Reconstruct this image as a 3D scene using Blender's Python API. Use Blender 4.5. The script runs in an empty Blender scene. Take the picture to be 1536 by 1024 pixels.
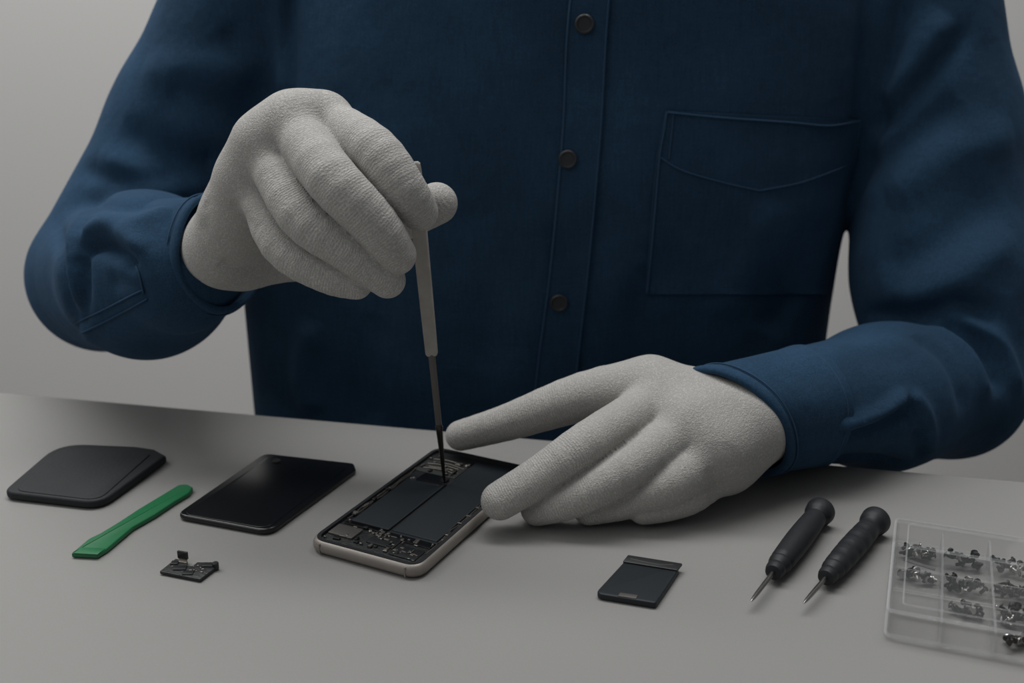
import bpy, math, random
import numpy as np
from mathutils import Vector, Matrix
from mathutils.bvhtree import BVHTree
random.seed(7); rng = np.random.default_rng(7)
C = bpy.context.scene.collection
TZ = 0.75                       # table top height
F = 1700.0; PITCH = math.radians(19); H = 0.326
CP, SP = math.cos(PITCH), math.sin(PITCH)
CAM = np.array([0, 0, TZ + H])

# ------------------------------------------------------------------ helpers: measuring
def ray(px, py):
    X = (px - 768) / F; Y = -(py - 512) / F
    return np.array([X, CP + Y * SP, -SP + Y * CP])
def G(px, py, z=0.0):           # point at height z above the table
    d = ray(px, py); return CAM + d * ((z - H) / d[2])
def P(px, py, Y):               # point at distance Y
    d = ray(px, py); return CAM + d * (Y / d[1])

# ------------------------------------------------------------------ helpers: objects
def link(name, me, mat=None, parent=None):
    o = bpy.data.objects.new(name, me); C.objects.link(o)
    if mat is not None: me.materials.append(mat)
    if parent is not None: o.parent = parent
    return o
def tag(o, label=None, cat=None, group=None, kind=None):
    if label: o['label'] = label
    if cat: o['category'] = cat
    if group: o['group'] = group
    if kind: o['kind'] = kind
    return o
def empty(name, loc=(0, 0, 0), rz=0.0):
    o = bpy.data.objects.new(name, None); C.objects.link(o)
    o.empty_display_size = .02
    o.location = loc; o.rotation_euler = (0, 0, rz); return o
def mesh(name, V, Fc, smooth=True, sharp=None):
    me = bpy.data.meshes.new(name)
    me.from_pydata([tuple(map(float, v)) for v in V], [], [tuple(int(i) for i in f) for f in Fc])
    me.update()
    if smooth:
        me.polygons.foreach_set('use_smooth', [True] * len(me.polygons))
        if sharp is not None:
            try: me.set_sharp_from_angle(angle=math.radians(sharp))
            except Exception: pass
    return me
class MB:
    def __init__(s): s.V = []; s.F = []
    def add(s, V, Fc):
        n = len(s.V); s.V += [tuple(map(float, v)) for v in V]; s.F += [tuple(int(i) + n for i in f) for f in Fc]; return s
    def box(s, x0, x1, y0, y1, z0, z1, M=None):
        V = [(x, y, z) for z in (z0, z1) for x, y in ((x0, y0), (x1, y0), (x1, y1), (x0, y1))]
        if M is not None: V = [M @ Vector(v) for v in V]
        return s.add(V, [(3, 2, 1, 0), (4, 5, 6, 7), (0, 1, 5, 4), (1, 2, 6, 5), (2, 3, 7, 6), (3, 0, 4, 7)])
    def slab(s, poly, z0, z1, bev=.0005, seg=3):
        """prism over a 2D outline (ccw) with rounded top and bottom edges"""
        poly = np.array(poly, float)
        a = 0.5 * np.sum(poly[:, 0] * np.roll(poly[:, 1], -1) - np.roll(poly[:, 0], -1) * poly[:, 1])
        if a < 0: poly = poly[::-1]
        rings = []
        bev = min(bev, (z1 - z0) / 2 * .98)
        for k in range(seg + 1):
            t = math.pi / 2 * k / seg
            rings.append((bev * (1 - math.sin(t)), z0 + bev * (1 - math.cos(t))))
        for k in range(seg + 1):
            t = math.pi / 2 * k / seg
            rings.append((bev * (1 - math.cos(t)), z1 - bev * (1 - math.sin(t))))
        prv = poly - np.roll(poly, 1, 0); nxt = np.roll(poly, -1, 0) - poly
        def nrm(v): return v / np.maximum(np.linalg.norm(v, axis=1, keepdims=True), 1e-12)
        n1 = nrm(np.stack([-prv[:, 1], prv[:, 0]], 1)); n2 = nrm(np.stack([-nxt[:, 1], nxt[:, 0]], 1))
        m = nrm(n1 + n2); c = np.maximum(np.sum(m * n1, 1, keepdims=True), .35); m = m / c
        n = len(poly); V = []
        for ins, z in rings:
            q = poly + m * ins
            V += [(x, y, z) for x, y in q]
        Fc = [tuple(range(n))[::-1], tuple(range((len(rings) - 1) * n, len(rings) * n))]
        for r in range(len(rings) - 1):
            for i in range(n):
                j = (i + 1) % n
                Fc.append((r * n + i, r * n + j, (r + 1) * n + j, (r + 1) * n + i))
        return s.add(V, Fc)
    def lathe(s, prof, M=None, seg=32, sx=1, sy=1):
        """prof [(r, z)] spun about z"""
        V = []; Fc = []; n = seg
        for r, z in prof:
            for i in range(n):
                a = 2 * math.pi * i / n
                v = Vector((r * math.cos(a) * sx, r * math.sin(a) * sy, z)); V.append(M @ v if M is not None else v)
        for k in range(len(prof) - 1):
            for i in range(n):
                j = (i + 1) % n; Fc.append((k * n + i, k * n + j, (k + 1) * n + j, (k + 1) * n + i))
        Fc.append(tuple(range(n))[::-1]); Fc.append(tuple(range((len(prof) - 1) * n, len(prof) * n)))
        return s.add(V, Fc)
    def tube(s, pts, r, seg=8, closed=False):
        pts = [Vector(p) for p in pts]; n = len(pts); V = []; Fc = []
        up = Vector((0.13, 0.21, 1)).normalized()
        for i, p in enumerate(pts):
            if closed: t = (pts[(i + 1) % n] - pts[i - 1])
            else: t = pts[min(i + 1, n - 1)] - pts[max(i - 1, 0)]
            t.normalize(); a = t.cross(up)
            if a.length < 1e-4: a = t.cross(Vector((1, 0, 0)))
            a.normalize(); b = a.cross(t)
            rr = r[i] if isinstance(r, (list, tuple)) else r
            for k in range(seg):
                w = 2 * math.pi * k / seg; V.append(p + a * rr * math.cos(w) + b * rr * math.sin(w))
        for i in range(n if closed else n - 1):
            for k in range(seg):
                l = (k + 1) % seg; j = (i + 1) % n
                Fc.append((i * seg + k, i * seg + l, j * seg + l, j * seg + k))
        if not closed:
            Fc.append(tuple(range(seg))[::-1]); Fc.append(tuple(range((n - 1) * seg, n * seg)))
        return s.add(V, Fc)
    def build(s, name, mat, parent=None, smooth=True, sharp=35):
        return link(name, mesh(name, s.V, s.F, smooth, sharp), mat, parent)
def fillet(poly, r, seg=6):
    poly = [np.array(p, float)[:2] for p in poly]; n = len(poly); out = []
    rs = r if isinstance(r, (list, tuple)) else [r] * n
    for i in range(n):
        a, b, c = poly[i - 1], poly[i], poly[(i + 1) % n]
        u = (a - b) / np.linalg.norm(a - b); v = (c - b) / np.linalg.norm(c - b)
        cosang = np.clip(u @ v, -1, 1); ang = math.acos(cosang)
        rr = rs[i]
        if rr <= 0 or ang > 3.0: out.append(b); continue
        d = min(rr / math.tan(ang / 2), .45 * np.linalg.norm(a - b), .45 * np.linalg.norm(c - b))
        p0 = b + u * d; p1 = b + v * d
        for k in range(seg + 1):
            t = k / seg; out.append((1 - t) ** 2 * p0 + 2 * t * (1 - t) * (.25 * b + .75 * b) + t * t * p1)
    return np.array(out)
def bar_M(a, b):
    a = Vector(a); b = Vector(b); d = b - a
    q = Vector((0, 0, 1)).rotation_difference(d.normalized())
    return Matrix.Translation(a) @ q.to_matrix().to_4x4(), d.length

# ------------------------------------------------------------------ materials
def srgb(r, g, b):
    f = lambda c: (c / 255 / 12.92) if c / 255 <= .04045 else ((c / 255 + .055) / 1.055) ** 2.4
    return (f(r), f(g), f(b), 1)
def mat(name, col, rough=.6, metal=0, spec=.5, noise=None, bump=None, coat=0, sheen=0):
    m = bpy.data.materials.new(name); m.use_nodes = True; nt = m.node_tree; N = nt.nodes; L = nt.links
    b = N['Principled BSDF']; b.inputs['Roughness'].default_value = rough; b.inputs['Metallic'].default_value = metal
    b.inputs['Specular IOR Level'].default_value = spec; b.inputs['Coat Weight'].default_value = coat
    b.inputs['Sheen Weight'].default_value = sheen
    b.inputs['Base Color'].default_value = col
    tc = N.new('ShaderNodeTexCoord')
    if noise:   # (scale, amount)
        n = N.new('ShaderNodeTexNoise'); n.inputs['Scale'].default_value = noise[0]; n.inputs['Detail'].default_value = 6
        L.new(tc.outputs['Object'], n.inputs['Vector'])
        r = N.new('ShaderNodeMapRange'); r.inputs[1].default_value = .3; r.inputs[2].default_value = .7
        r.inputs[3].default_value = 1 - noise[1]; r.inputs[4].default_value = 1 + noise[1]
        L.new(n.outputs[0], r.inputs[0])
        mx = N.new('ShaderNodeVectorMath'); mx.operation = 'SCALE'; mx.inputs[0].default_value = col[:3]
        L.new(r.outputs[0], mx.inputs['Scale']); L.new(mx.outputs[0], b.inputs['Base Color'])
    if bump:    # (scale, strength, distance)
        n = N.new('ShaderNodeTexNoise'); n.inputs['Scale'].default_value = bump[0]; n.inputs['Detail'].default_value = 4
        L.new(tc.outputs['Object'], n.inputs['Vector'])
        bp = N.new('ShaderNodeBump'); bp.inputs['Strength'].default_value = bump[1]; bp.inputs['Distance'].default_value = bump[2]
        L.new(n.outputs[0], bp.inputs['Height']); L.new(bp.outputs[0], b.inputs['Normal'])
    return m
def denim(name, col):
    m = bpy.data.materials.new(name); m.use_nodes = True; nt = m.node_tree; N = nt.nodes; L = nt.links
    b = N['Principled BSDF']; b.inputs['Roughness'].default_value = .95; b.inputs['Specular IOR Level'].default_value = .12
    b.inputs['Sheen Weight'].default_value = .06; b.inputs['Sheen Roughness'].default_value = .5
    b.inputs['Sheen Tint'].default_value = (.35, .6, 1, 1)
    tc = N.new('ShaderNodeTexCoord')
    def nz(scale, detail, vec=None, st=None):
        n = N.new('ShaderNodeTexNoise'); n.inputs['Scale'].default_value = scale; n.inputs['Detail'].default_value = detail
        mp = N.new('ShaderNodeMapping'); L.new(tc.outputs['Object'], mp.inputs[0])
        if st: mp.inputs['Scale'].default_value = st
        L.new(mp.outputs[0], n.inputs['Vector']); return n.outputs[0]
    def mr(s, lo, hi, a=.3, c=.7):
        r = N.new('ShaderNodeMapRange'); r.inputs[1].default_value = a; r.inputs[2].default_value = c
        r.inputs[3].default_value = lo; r.inputs[4].default_value = hi; L.new(s, r.inputs[0]); return r.outputs[0]
    def mul(a, c):
        q = N.new('ShaderNodeMath'); q.operation = 'MULTIPLY'; L.new(a, q.inputs[0]); L.new(c, q.inputs[1]); return q.outputs[0]
    big = mr(nz(16, 5), .84, 1.2); slub = mr(nz(650, 3, st=(1, 1, .08)), .91, 1.09); weft = mr(nz(650, 3, st=(.08, .08, 1)), .96, 1.04)
    grain = mr(nz(1100, 2), .82, 1.18)
    k = mul(mul(big, slub), mul(weft, grain))
    mx = N.new('ShaderNodeVectorMath'); mx.operation = 'SCALE'; mx.inputs[0].default_value = col[:3]
    L.new(k, mx.inputs['Scale']); L.new(mx.outputs[0], b.inputs['Base Color'])
    bp = N.new('ShaderNodeBump'); bp.inputs['Strength'].default_value = .35; bp.inputs['Distance'].default_value = .0006
    L.new(mul(slub, grain), bp.inputs['Height'])
    bp2 = N.new('ShaderNodeBump'); bp2.inputs['Strength'].default_value = .5; bp2.inputs['Distance'].default_value = .006
    L.new(nz(22, 3), bp2.inputs['Height']); L.new(bp.outputs[0], bp2.inputs['Normal'])
    L.new(bp2.outputs[0], b.inputs['Normal'])
    return m
def knit(name, col):
    """fine knitted glove: ribs running across the fingers (attribute 'rib' is the length along the hand)"""
    m = bpy.data.materials.new(name); m.use_nodes = True; nt = m.node_tree; N = nt.nodes; L = nt.links
    b = N['Principled BSDF']; b.inputs['Roughness'].default_value = .95; b.inputs['Specular IOR Level'].default_value = .12
    b.inputs['Sheen Weight'].default_value = .1
    tc = N.new('ShaderNodeTexCoord'); at = N.new('ShaderNodeAttribute'); at.attribute_name = 'rib'
    def nz(scale, detail, src=None):
        n = N.new('ShaderNodeTexNoise'); n.inputs['Scale'].default_value = scale; n.inputs['Detail'].default_value = detail
        L.new(src or tc.outputs['Object'], n.inputs['Vector']); return n.outputs[0]
    def math_(op, a, c=None, d=None):
        q = N.new('ShaderNodeMath'); q.operation = op
        for i, s in enumerate((a, c, d)):
            if s is None: continue
            if isinstance(s, (int, float)): q.inputs[i].default_value = s
            else: L.new(s, q.inputs[i])
        return q.outputs[0]
    warp = nz(160, 2)
    ph = math_('ADD', math_('MULTIPLY', at.outputs['Fac'], 2 * math.pi / .00145), math_('MULTIPLY', warp, 9))
    rib = math_('MULTIPLY_ADD', math_('SINE', ph), .5, .5)
    ribmask = nz(90, 3)
    pk_ = N.new('ShaderNodeMapRange'); pk_.inputs[1].default_value = .095; pk_.inputs[2].default_value = .125
    pk_.inputs[3].default_value = .15; pk_.inputs[4].default_value = .8; L.new(at.outputs['Fac'], pk_.inputs[0])
    ribs = math_('MULTIPLY', rib, math_('MULTIPLY', ribmask, pk_.outputs[0]))
    g1 = nz(1250, 2); g2 = nz(620, 2)
    hgt = math_('ADD', math_('MULTIPLY', ribs, .62), math_('ADD', math_('MULTIPLY', g1, 1.25), math_('MULTIPLY', g2, .7)))
    bp = N.new('ShaderNodeBump'); bp.inputs['Strength'].default_value = .8; bp.inputs['Distance'].default_value = .00055
    L.new(hgt, bp.inputs['Height']); L.new(bp.outputs[0], b.inputs['Normal'])
    r = N.new('ShaderNodeMapRange'); r.inputs[1].default_value = .95; r.inputs[2].default_value = 1.5
    r.inputs[3].default_value = .74; r.inputs[4].default_value = 1.14; L.new(hgt, r.inputs[0])
    mx = N.new('ShaderNodeVectorMath'); mx.operation = 'SCALE'; mx.inputs[0].default_value = col[:3]
    L.new(r.outputs[0], mx.inputs['Scale']); L.new(mx.outputs[0], b.inputs['Base Color'])
    return m
def plastic(name, haze=.08, tint=(.8, .82, .82, 1)):
    m = bpy.data.materials.new(name); m.use_nodes = True; nt = m.node_tree; N = nt.nodes; L = nt.links
    for n in list(N):
        if n.type != 'OUTPUT_MATERIAL': N.remove(n)
    out = [n for n in N if n.type == 'OUTPUT_MATERIAL'][0]
    tr = N.new('ShaderNodeBsdfTransparent'); tr.inputs[0].default_value = (.97, .97, .97, 1)
    df = N.new('ShaderNodeBsdfDiffuse'); df.inputs[0].default_value = tint
    gl = N.new('ShaderNodeBsdfGlossy'); gl.inputs['Roughness'].default_value = .08
    fr = N.new('ShaderNodeFresnel'); fr.inputs[0].default_value = 1.33
    m1 = N.new('ShaderNodeMixShader'); m1.inputs[0].default_value = haze
    m2 = N.new('ShaderNodeMixShader')
    L.new(tr.outputs[0], m1.inputs[1]); L.new(df.outputs[0], m1.inputs[2])
    ge = N.new('ShaderNodeNewGeometry'); fm = N.new('ShaderNodeMath'); fm.operation = 'MULTIPLY_ADD'
    fm.inputs[1].default_value = -1; fm.inputs[2].default_value = 1; L.new(ge.outputs['Backfacing'], fm.inputs[0])
    fk = N.new('ShaderNodeMath'); fk.operation = 'MULTIPLY'; L.new(fm.outputs[0], fk.inputs[0]); L.new(fr.outputs[0], fk.inputs[1])
    L.new(fk.outputs[0], m2.inputs[0]); L.new(m1.outputs[0], m2.inputs[1]); L.new(gl.outputs[0], m2.inputs[2])
    L.new(m2.outputs[0], out.inputs['Surface'])
    return m

M = dict(
    wall=mat('wall_paint', srgb(194, 193, 191), .95, spec=.1, noise=(1.5, .015)),
    floor=mat('floor_vinyl', srgb(120, 118, 115), .6, noise=(20, .05)),
    table=mat('table_laminate', srgb(139, 138, 136), .55, spec=.3, noise=(900, .03)),
    table_leg=mat('table_leg_metal', srgb(150, 150, 150), .4, metal=1),
    denim=denim('blue_denim', srgb(38, 62, 84)),
    stitch=mat('seam_thread', srgb(50, 74, 98), .9, spec=.1),
    button=mat('dark_button', srgb(38, 40, 44), .4),
    knit=knit('grey_knit', srgb(184, 182, 178)),
    skin=mat('skin', srgb(150, 112, 92), .6, noise=(60, .05)),
    blackleather=mat('black_textured_shell', srgb(23, 27, 30), .62, spec=.4, noise=(60, .15), bump=(500, .4, .0004)),
    blackgloss=mat('black_glossy_glass', srgb(16, 17, 19), .25, spec=.5),
    blackplastic=mat('black_plastic', srgb(30, 32, 34), .45),
    rubber=mat('dark_grip_rubber', srgb(27, 30, 34), .55, spec=.4, noise=(300, .15), bump=(250, .35, .0006)),
    battery=mat('battery_wrap', srgb(27, 33, 38), .5, spec=.35, bump=(120, .15, .0005)),
    steel=mat('steel', srgb(150, 148, 145), .3, metal=1),
    darksteel=mat('dark_steel', srgb(70, 68, 66), .3, metal=1),
    frame=mat('brushed_phone_frame', srgb(140, 134, 128), .45, metal=.4, noise=(200, .05)),
    frameline=mat('antenna_grey', srgb(120, 116, 112), .5),
    board=mat('dark_circuit_board', srgb(26, 29, 30), .5, noise=(500, .5), bump=(700, .8, .0006)),
    chip=mat('chip_black', srgb(26, 28, 30), .4),
    shield=mat('chip_shield', srgb(96, 93, 90), .45, metal=.5),
    solder=mat('solder_bright', srgb(215, 208, 200), .25, metal=1),
    copper=mat('flex_grey', srgb(128, 122, 114), .35, metal=.8),
    green=mat('green_plastic', srgb(18, 102, 60), .42, noise=(200, .06), bump=(400, .15, .0003)),
    greyhandle=mat('grey_wood_handle', srgb(160, 155, 148), .7, noise=(90, .12)),
    clear=plastic('clear_plastic', .010, (.75, .75, .75, 1)),
    clearrim=plastic('clear_plastic_rim', .11),
    screw=mat('screw_black', srgb(26, 27, 29), .35),
    screwbright=mat('screw_nickel', srgb(190, 188, 186), .25, metal=1),
    label=mat('label_grey', srgb(120, 120, 120), .6),
)

# ------------------------------------------------------------------ signed distance modelling
class SDF:
    def __init__(s, lo, hi, h):
        s.lo = np.array(lo, np.float32); s.h = h
        s.n = np.ceil((np.array(hi) - np.array(lo)) / h).astype(int) + 1
        s.ax = [s.lo[i] + h * np.arange(s.n[i], dtype=np.float32) for i in range(3)]
    def new(s): return np.full(s.n, 1.0, np.float32)
    def sub(s, lo, hi):
        a = np.clip(np.floor((np.array(lo) - s.lo) / s.h).astype(int), 0, s.n - 1)
        b = np.clip(np.ceil((np.array(hi) - s.lo) / s.h).astype(int) + 1, 1, s.n)
        sl = tuple(slice(int(a[i]), int(b[i])) for i in range(3))
        g = [s.ax[i][sl[i]] for i in range(3)]
        return sl, g[0][:, None, None], g[1][None, :, None], g[2][None, None, :]
    def cone(s, fld, a, b, ra, rb, k=.004, op='u'):
        a = np.array(a, np.float32); b = np.array(b, np.float32); r = max(ra, rb) + k + 3 * s.h
        if op == 's': r += .004
        sl, X, Y, Z = s.sub(np.minimum(a, b) - r, np.maximum(a, b) + r)
        if 0 in fld[sl].shape: return fld
        d = b - a; L2 = float(d @ d) + 1e-12
        t = np.clip(((X - a[0]) * d[0] + (Y - a[1]) * d[1] + (Z - a[2]) * d[2]) / L2, 0, 1)
        q = np.sqrt((X - a[0] - t * d[0]) ** 2 + (Y - a[1] - t * d[1]) ** 2 + (Z - a[2] - t * d[2]) ** 2) - (ra + (rb - ra) * t)
        fld[sl] = smin(fld[sl], q, k) if op == 'u' else -smin(-fld[sl], q, k)
        return fld
def smin(a, b, k):
    if k <= 0: return np.minimum(a, b)
    h = np.maximum(k - np.abs(a - b), 0) / k
    return np.minimum(a, b) - h * h * (k * .25)
def surface_net(s, f):
    ins = f < 0; nx, ny, nz = f.shape
    corners = [(i, j, k) for i in (0, 1) for j in (0, 1) for k in (0, 1)]
    cnt = np.zeros((nx - 1, ny - 1, nz - 1), np.int8)
    for i, j, k in corners: cnt += ins[i:nx - 1 + i, j:ny - 1 + j, k:nz - 1 + k]
    act = np.argwhere((cnt > 0) & (cnt < 8))
    idx = np.full(cnt.shape, -1, np.int64); idx[tuple(act.T)] = np.arange(len(act))
    acc = np.zeros((len(act), 3)); w = np.zeros(len(act))
    cv = {c: f[act[:, 0] + c[0], act[:, 1] + c[1], act[:, 2] + c[2]].astype(np.float64) for c in corners}
    for c in corners:
        for ax in range(3):
            if c[ax]: continue
            d = list(c); d[ax] = 1; d = tuple(d)
            a = cv[c]; b = cv[d]; m = (a < 0) != (b < 0)
            t = np.where(m, a / np.where(m, a - b, 1), 0)
            p = np.tile(np.array(c, float), (len(act), 1)); p[:, ax] = t
            acc += p * m[:, None]; w += m
    V = (act + acc / w[:, None]) * s.h + s.lo
    quads = []
    for ax in range(3):
        o1, o2 = [(1, 2), (2, 0), (0, 1)][ax]
        sl0 = [slice(None)] * 3; sl1 = [slice(None)] * 3; sl0[ax] = slice(0, -1); sl1[ax] = slice(1, None)
        a = ins[tuple(sl0)]; b = ins[tuple(sl1)]; e = np.argwhere(a != b)
        e = e[(e[:, o1] > 0) & (e[:, o2] > 0) & (e[:, o1] < f.shape[o1] - 1) & (e[:, o2] < f.shape[o2] - 1)]
        s_in = a[tuple(e.T)]
        def cell(d1, d2):
            q = e.copy(); q[:, o1] -= d1; q[:, o2] -= d2; return idx[tuple(q.T)]
        q = np.stack([cell(1, 1), cell(0, 1), cell(0, 0), cell(1, 0)], 1)
        q[~s_in] = q[~s_in][:, ::-1]; quads.append(q)
    Q = np.concatenate(quads); Q = Q[(Q >= 0).all(1)]
    return V, Q
def relax(V, Q, it=3, lam=.5):
    E = np.unique(np.sort(np.concatenate([Q[:, [0, 1]], Q[:, [1, 2]], Q[:, [2, 3]], Q[:, [3, 0]]]), 1), axis=0)
    deg = np.bincount(E.ravel(), minlength=len(V)).astype(float)
    for _ in range(it):
        S = np.stack([np.bincount(E[:, 0], V[E[:, 1], c], len(V)) + np.bincount(E[:, 1], V[E[:, 0], c], len(V)) for c in range(3)], 1)
        V = V * (1 - lam) + lam * S / np.maximum(deg, 1)[:, None]
    return V
def normals(V, Q):
    n = np.cross(V[Q[:, 2]] - V[Q[:, 0]], V[Q[:, 3]] - V[Q[:, 1]])
    N = np.zeros_like(V)
    for c in range(4):
        for k in range(3): N[:, k] += np.bincount(Q[:, c], n[:, k], len(V))
    return N / np.maximum(np.linalg.norm(N, axis=1, keepdims=True), 1e-12)
def fast_mesh(name, V, Q):
    me = bpy.data.meshes.new(name)
    me.vertices.add(len(V)); me.vertices.foreach_set('co', V.astype(np.float32).ravel())
    me.loops.add(len(Q) * 4); me.loops.foreach_set('vertex_index', Q.astype(np.int32).ravel())
    me.polygons.add(len(Q)); me.polygons.foreach_set('loop_start', np.arange(0, len(Q) * 4, 4, dtype=np.int32))
    me.update(calc_edges=True); me.validate()
    me.polygons.foreach_set('use_smooth', np.ones(len(me.polygons), bool)); me.update()
    return me
def seg_dist(V, a, b):
    d = b - a; t = np.clip(((V - a) @ d) / (d @ d + 1e-12), 0, 1)
    return np.linalg.norm(V - a - t[:, None] * d, axis=1), t
def spline(pts, n=24):
    pts = [np.array(p, float) for p in pts]
    if len(pts) == 2: return [pts[0] + (pts[1] - pts[0]) * i / n for i in range(n + 1)]
    out = []; m = len(pts) - 1
    for i in range(n + 1):
        t = i / n * m; k = min(int(t), m - 1); u = t - k
        p0 = pts[max(k - 1, 0)]; p1 = pts[k]; p2 = pts[k + 1]; p3 = pts[min(k + 2, m)]
        out.append(.5 * ((2 * p1) + (p2 - p0) * u + (2 * p0 - 5 * p1 + 4 * p2 - p3) * u * u + (3 * p1 - p0 - 3 * p2 + p3) * u ** 3))
    return out
class Surf:
    """hit points on a finished cloth mesh, to run folds, seams and patches over it"""
    def __init__(s, V, Q): s.t = BVHTree.FromPolygons(V.tolist(), Q.tolist())
    def hit(s, px, py):
        d = ray(px, py); h = s.t.ray_cast(Vector(CAM), Vector(d).normalized())
        return (None, None) if h[0] is None else (np.array(h[0]), np.array(h[1]))
def fold(V, Q, folds, N=None):
    sf = Surf(V, Q); N = normals(V, Q)
    D = np.zeros(len(V))
    for pts, w, amp in folds:
        line = [sf.hit(*p)[0] for p in spline(pts, 14)]
        line = [l for l in line if l is not None]
        if len(line) < 2: continue
        lo = np.min(line, 0) - 4 * w; hi = np.max(line, 0) + 4 * w
        m = np.nonzero(((V > lo) & (V < hi)).all(1))[0]
        if not len(m): continue
        best = np.full(len(m), 1.0); tt = np.zeros(len(m)); K = len(line) - 1
        for i in range(K):
            d, t = seg_dist(V[m], line[i], line[i + 1]); c = d < best
            best = np.where(c, d, best); tt = np.where(c, (i + t) / K, tt)
        taper = np.clip(np.minimum(tt, 1 - tt) * 5 + .15, 0, 1)
        D[m] += amp * np.exp(-(best / w) ** 2) * taper
    return V + N * D[:, None]

# ------------------------------------------------------------------ THE SETTING
YW = 2.1
tag(MB().box(-3.2, 3.2, YW, YW + .12, 0, 2.7).build('wall_back', M['wall'], smooth=False), kind='structure')
tag(MB().box(-3.2, 3.2, -2.4, YW, -.1, 0).build('floor', M['floor'], smooth=False), kind='structure')

# ------------------------------------------------------------------ TABLE
e0 = G(0, 588)[:2]; e1 = G(1536, 722)[:2]; ed = (e1 - e0) / np.linalg.norm(e1 - e0); en = np.array([ed[1], -ed[0]])
ec = (e0 + e1) / 2 - ed * .1
tb = empty('work_table', (*ec, 0))
corn = [ec - ed * .95, ec - ed * .95 + en * .85, ec + ed * .95 + en * .85, ec + ed * .95]
MB().slab([(p - ec) for p in fillet(corn, .02)], TZ - .028, TZ, .0015).build('table_top', M['table'], tb)
for a in (-.87, .87):
    for b in (.08, .77):
        q = ed * a + en * b
        MB().box(q[0] - .025, q[0] + .025, q[1] - .025, q[1] + .025, 0, TZ - .0285).build('leg', M['table_leg'], tb, smooth=False)
tag(tb, 'plain grey work table with a smooth matt top spanning the foreground', 'table')

# ------------------------------------------------------------------ HANDS
def HA(px, py, Y): return P(px, py, Y)
def HB(px, py, z): return G(px, py, z)
# chains: name -> [(point, radius)]
mm = .001
handA = dict(
    wrist=[(HA(306, 378, .712), 22*mm), (HA(340, 374, .684), 21*mm)],
    index=[(HA(486, 181, .655), 13.8*mm), (HA(559, 226, .622), 14.2*mm), (HA(604, 284, .612), 13*mm), (HA(629, 318, .620), 10.6*mm)],
    middle=[(HA(438, 188, .645), 14.5*mm), (HA(497, 268, .602), 14.4*mm), (HA(562, 336, .597), 12.9*mm), (HA(594, 382, .603), 11.3*mm)],
    ring=[(HA(398, 219, .645), 14*mm), (HA(450, 322, .606), 12.8*mm), (HA(520, 374, .600), 11.6*mm), (HA(581, 420, .604), 10.2*mm)],
    pinky=[(HA(380, 264, .650), 13*mm), (HA(420, 366, .617), 11.4*mm), (HA(488, 410, .606), 10.6*mm), (HA(534, 424, .605), 9.4*mm)],
    thumb=[(HA(372, 392, .690), 14*mm), (HA(470, 385, .700), 13*mm), (HA(575, 345, .690), 12.2*mm), (HA(655, 305, .668), 12.6*mm)],
)
wA = [(HA(334, 350, .684), 15*mm), (HA(334, 362, .680), 15*mm), (HA(336, 372, .678), 15*mm), (HA(342, 384, .678), 15*mm)]
palmA = []
for nm_, w_, r_ in (('index', 0, 14), ('middle', 1, 14.5), ('ring', 2, 14), ('pinky', 3, 13)):
    palmA.append((w_, nm_, r_))
handB = dict(
    wrist=[(P(1170, 618, .680), 27*mm), (HB(1112, 640, .047), 27.5*mm)],
    thumb=[(HB(975, 580, .064), 17.5*mm), (HB(878, 594, .058), 15.8*mm), (HB(762, 633, .036), 12.0*mm), (HB(691, 653, .021), 10.2*mm)],
    index=[(HB(992, 602, .060), 16*mm), (HB(884, 664, .050), 13.6*mm), (HB(812, 713, .034), 12.2*mm), (HB(750, 751, .0205), 11.4*mm)],
    middle=[(HB(1035, 640, .052), 16*mm), (HB(935, 707, .036), 13.4*mm), (HB(862, 746, .0215), 11.8*mm), (HB(806, 763, .0105), 10.2*mm)],
    ring=[(HB(1072, 672, .042), 15*mm), (HB(1008, 722, .028), 14*mm), (HB(940, 746, .0175), 12.8*mm), (HB(884, 762, .0108), 10.2*mm)],
    pinky=[(HB(1085, 700, .026), 13*mm), (HB(1040, 738, .0175), 12*mm), (HB(1000, 754, .0135), 11*mm), (HB(965, 762, .0115), 9.8*mm)],
)
wB = [(HB(1098, 606, .056), 15*mm), (HB(1103, 626, .05), 16*mm), (HB(1106, 648, .040), 17*mm), (HB(1104, 668, .030), 16*mm)]

def dense(chain, n=12):
    q = spline([np.append(p, r) for p, r in chain], n)
    return [(v[:3], float(v[3])) for v in q]
def hand_field(s, hand, wr, scale=1.0, k_finger=.0006):
    palm = s.new(); fing = s.new()
    s.cone(palm, hand['wrist'][0][0], hand['wrist'][1][0], hand['wrist'][0][1] * scale, hand['wrist'][1][1] * scale, .008)
    fs = ('index', 'middle', 'ring', 'pinky')
    for i, f in enumerate(fs):
        a, ra = wr[i]; b, rb = hand[f][0]
        s.cone(palm, a, b, ra * scale, rb * scale * .97, .016)
        if i:
            c, rc = hand[fs[i - 1]][0]; e, re = wr[i - 1]
            for u in (.0, .33, .66):
                s.cone(palm, c * (1 - u) + e * u, b * (1 - u) + a * u, rc * scale * .93, rb * scale * .93, .016)
    # fleshy base of the thumb
    t0, r0 = hand['thumb'][0]; t1, r1 = hand['thumb'][1]
    s.cone(palm, hand['wrist'][1][0], t0, hand['wrist'][1][1] * scale * .8, r0 * scale, .012)
    s.cone(palm, t0, t0 * .35 + t1 * .65, r0 * scale, r1 * scale, .012)
    for f in fs + ('thumb',):
        one = s.new(); ch = dense(hand[f])
        for (a, ra), (b, rb) in zip(ch[:-1], ch[1:]):
            s.cone(one, a, b, ra * scale, rb * scale, .0004)
        if scale == 1.0 and f == fs[0]: fing = one
        else: fing = smin(fing, one, k_finger)
    return smin(palm, fing, .0045)
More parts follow.
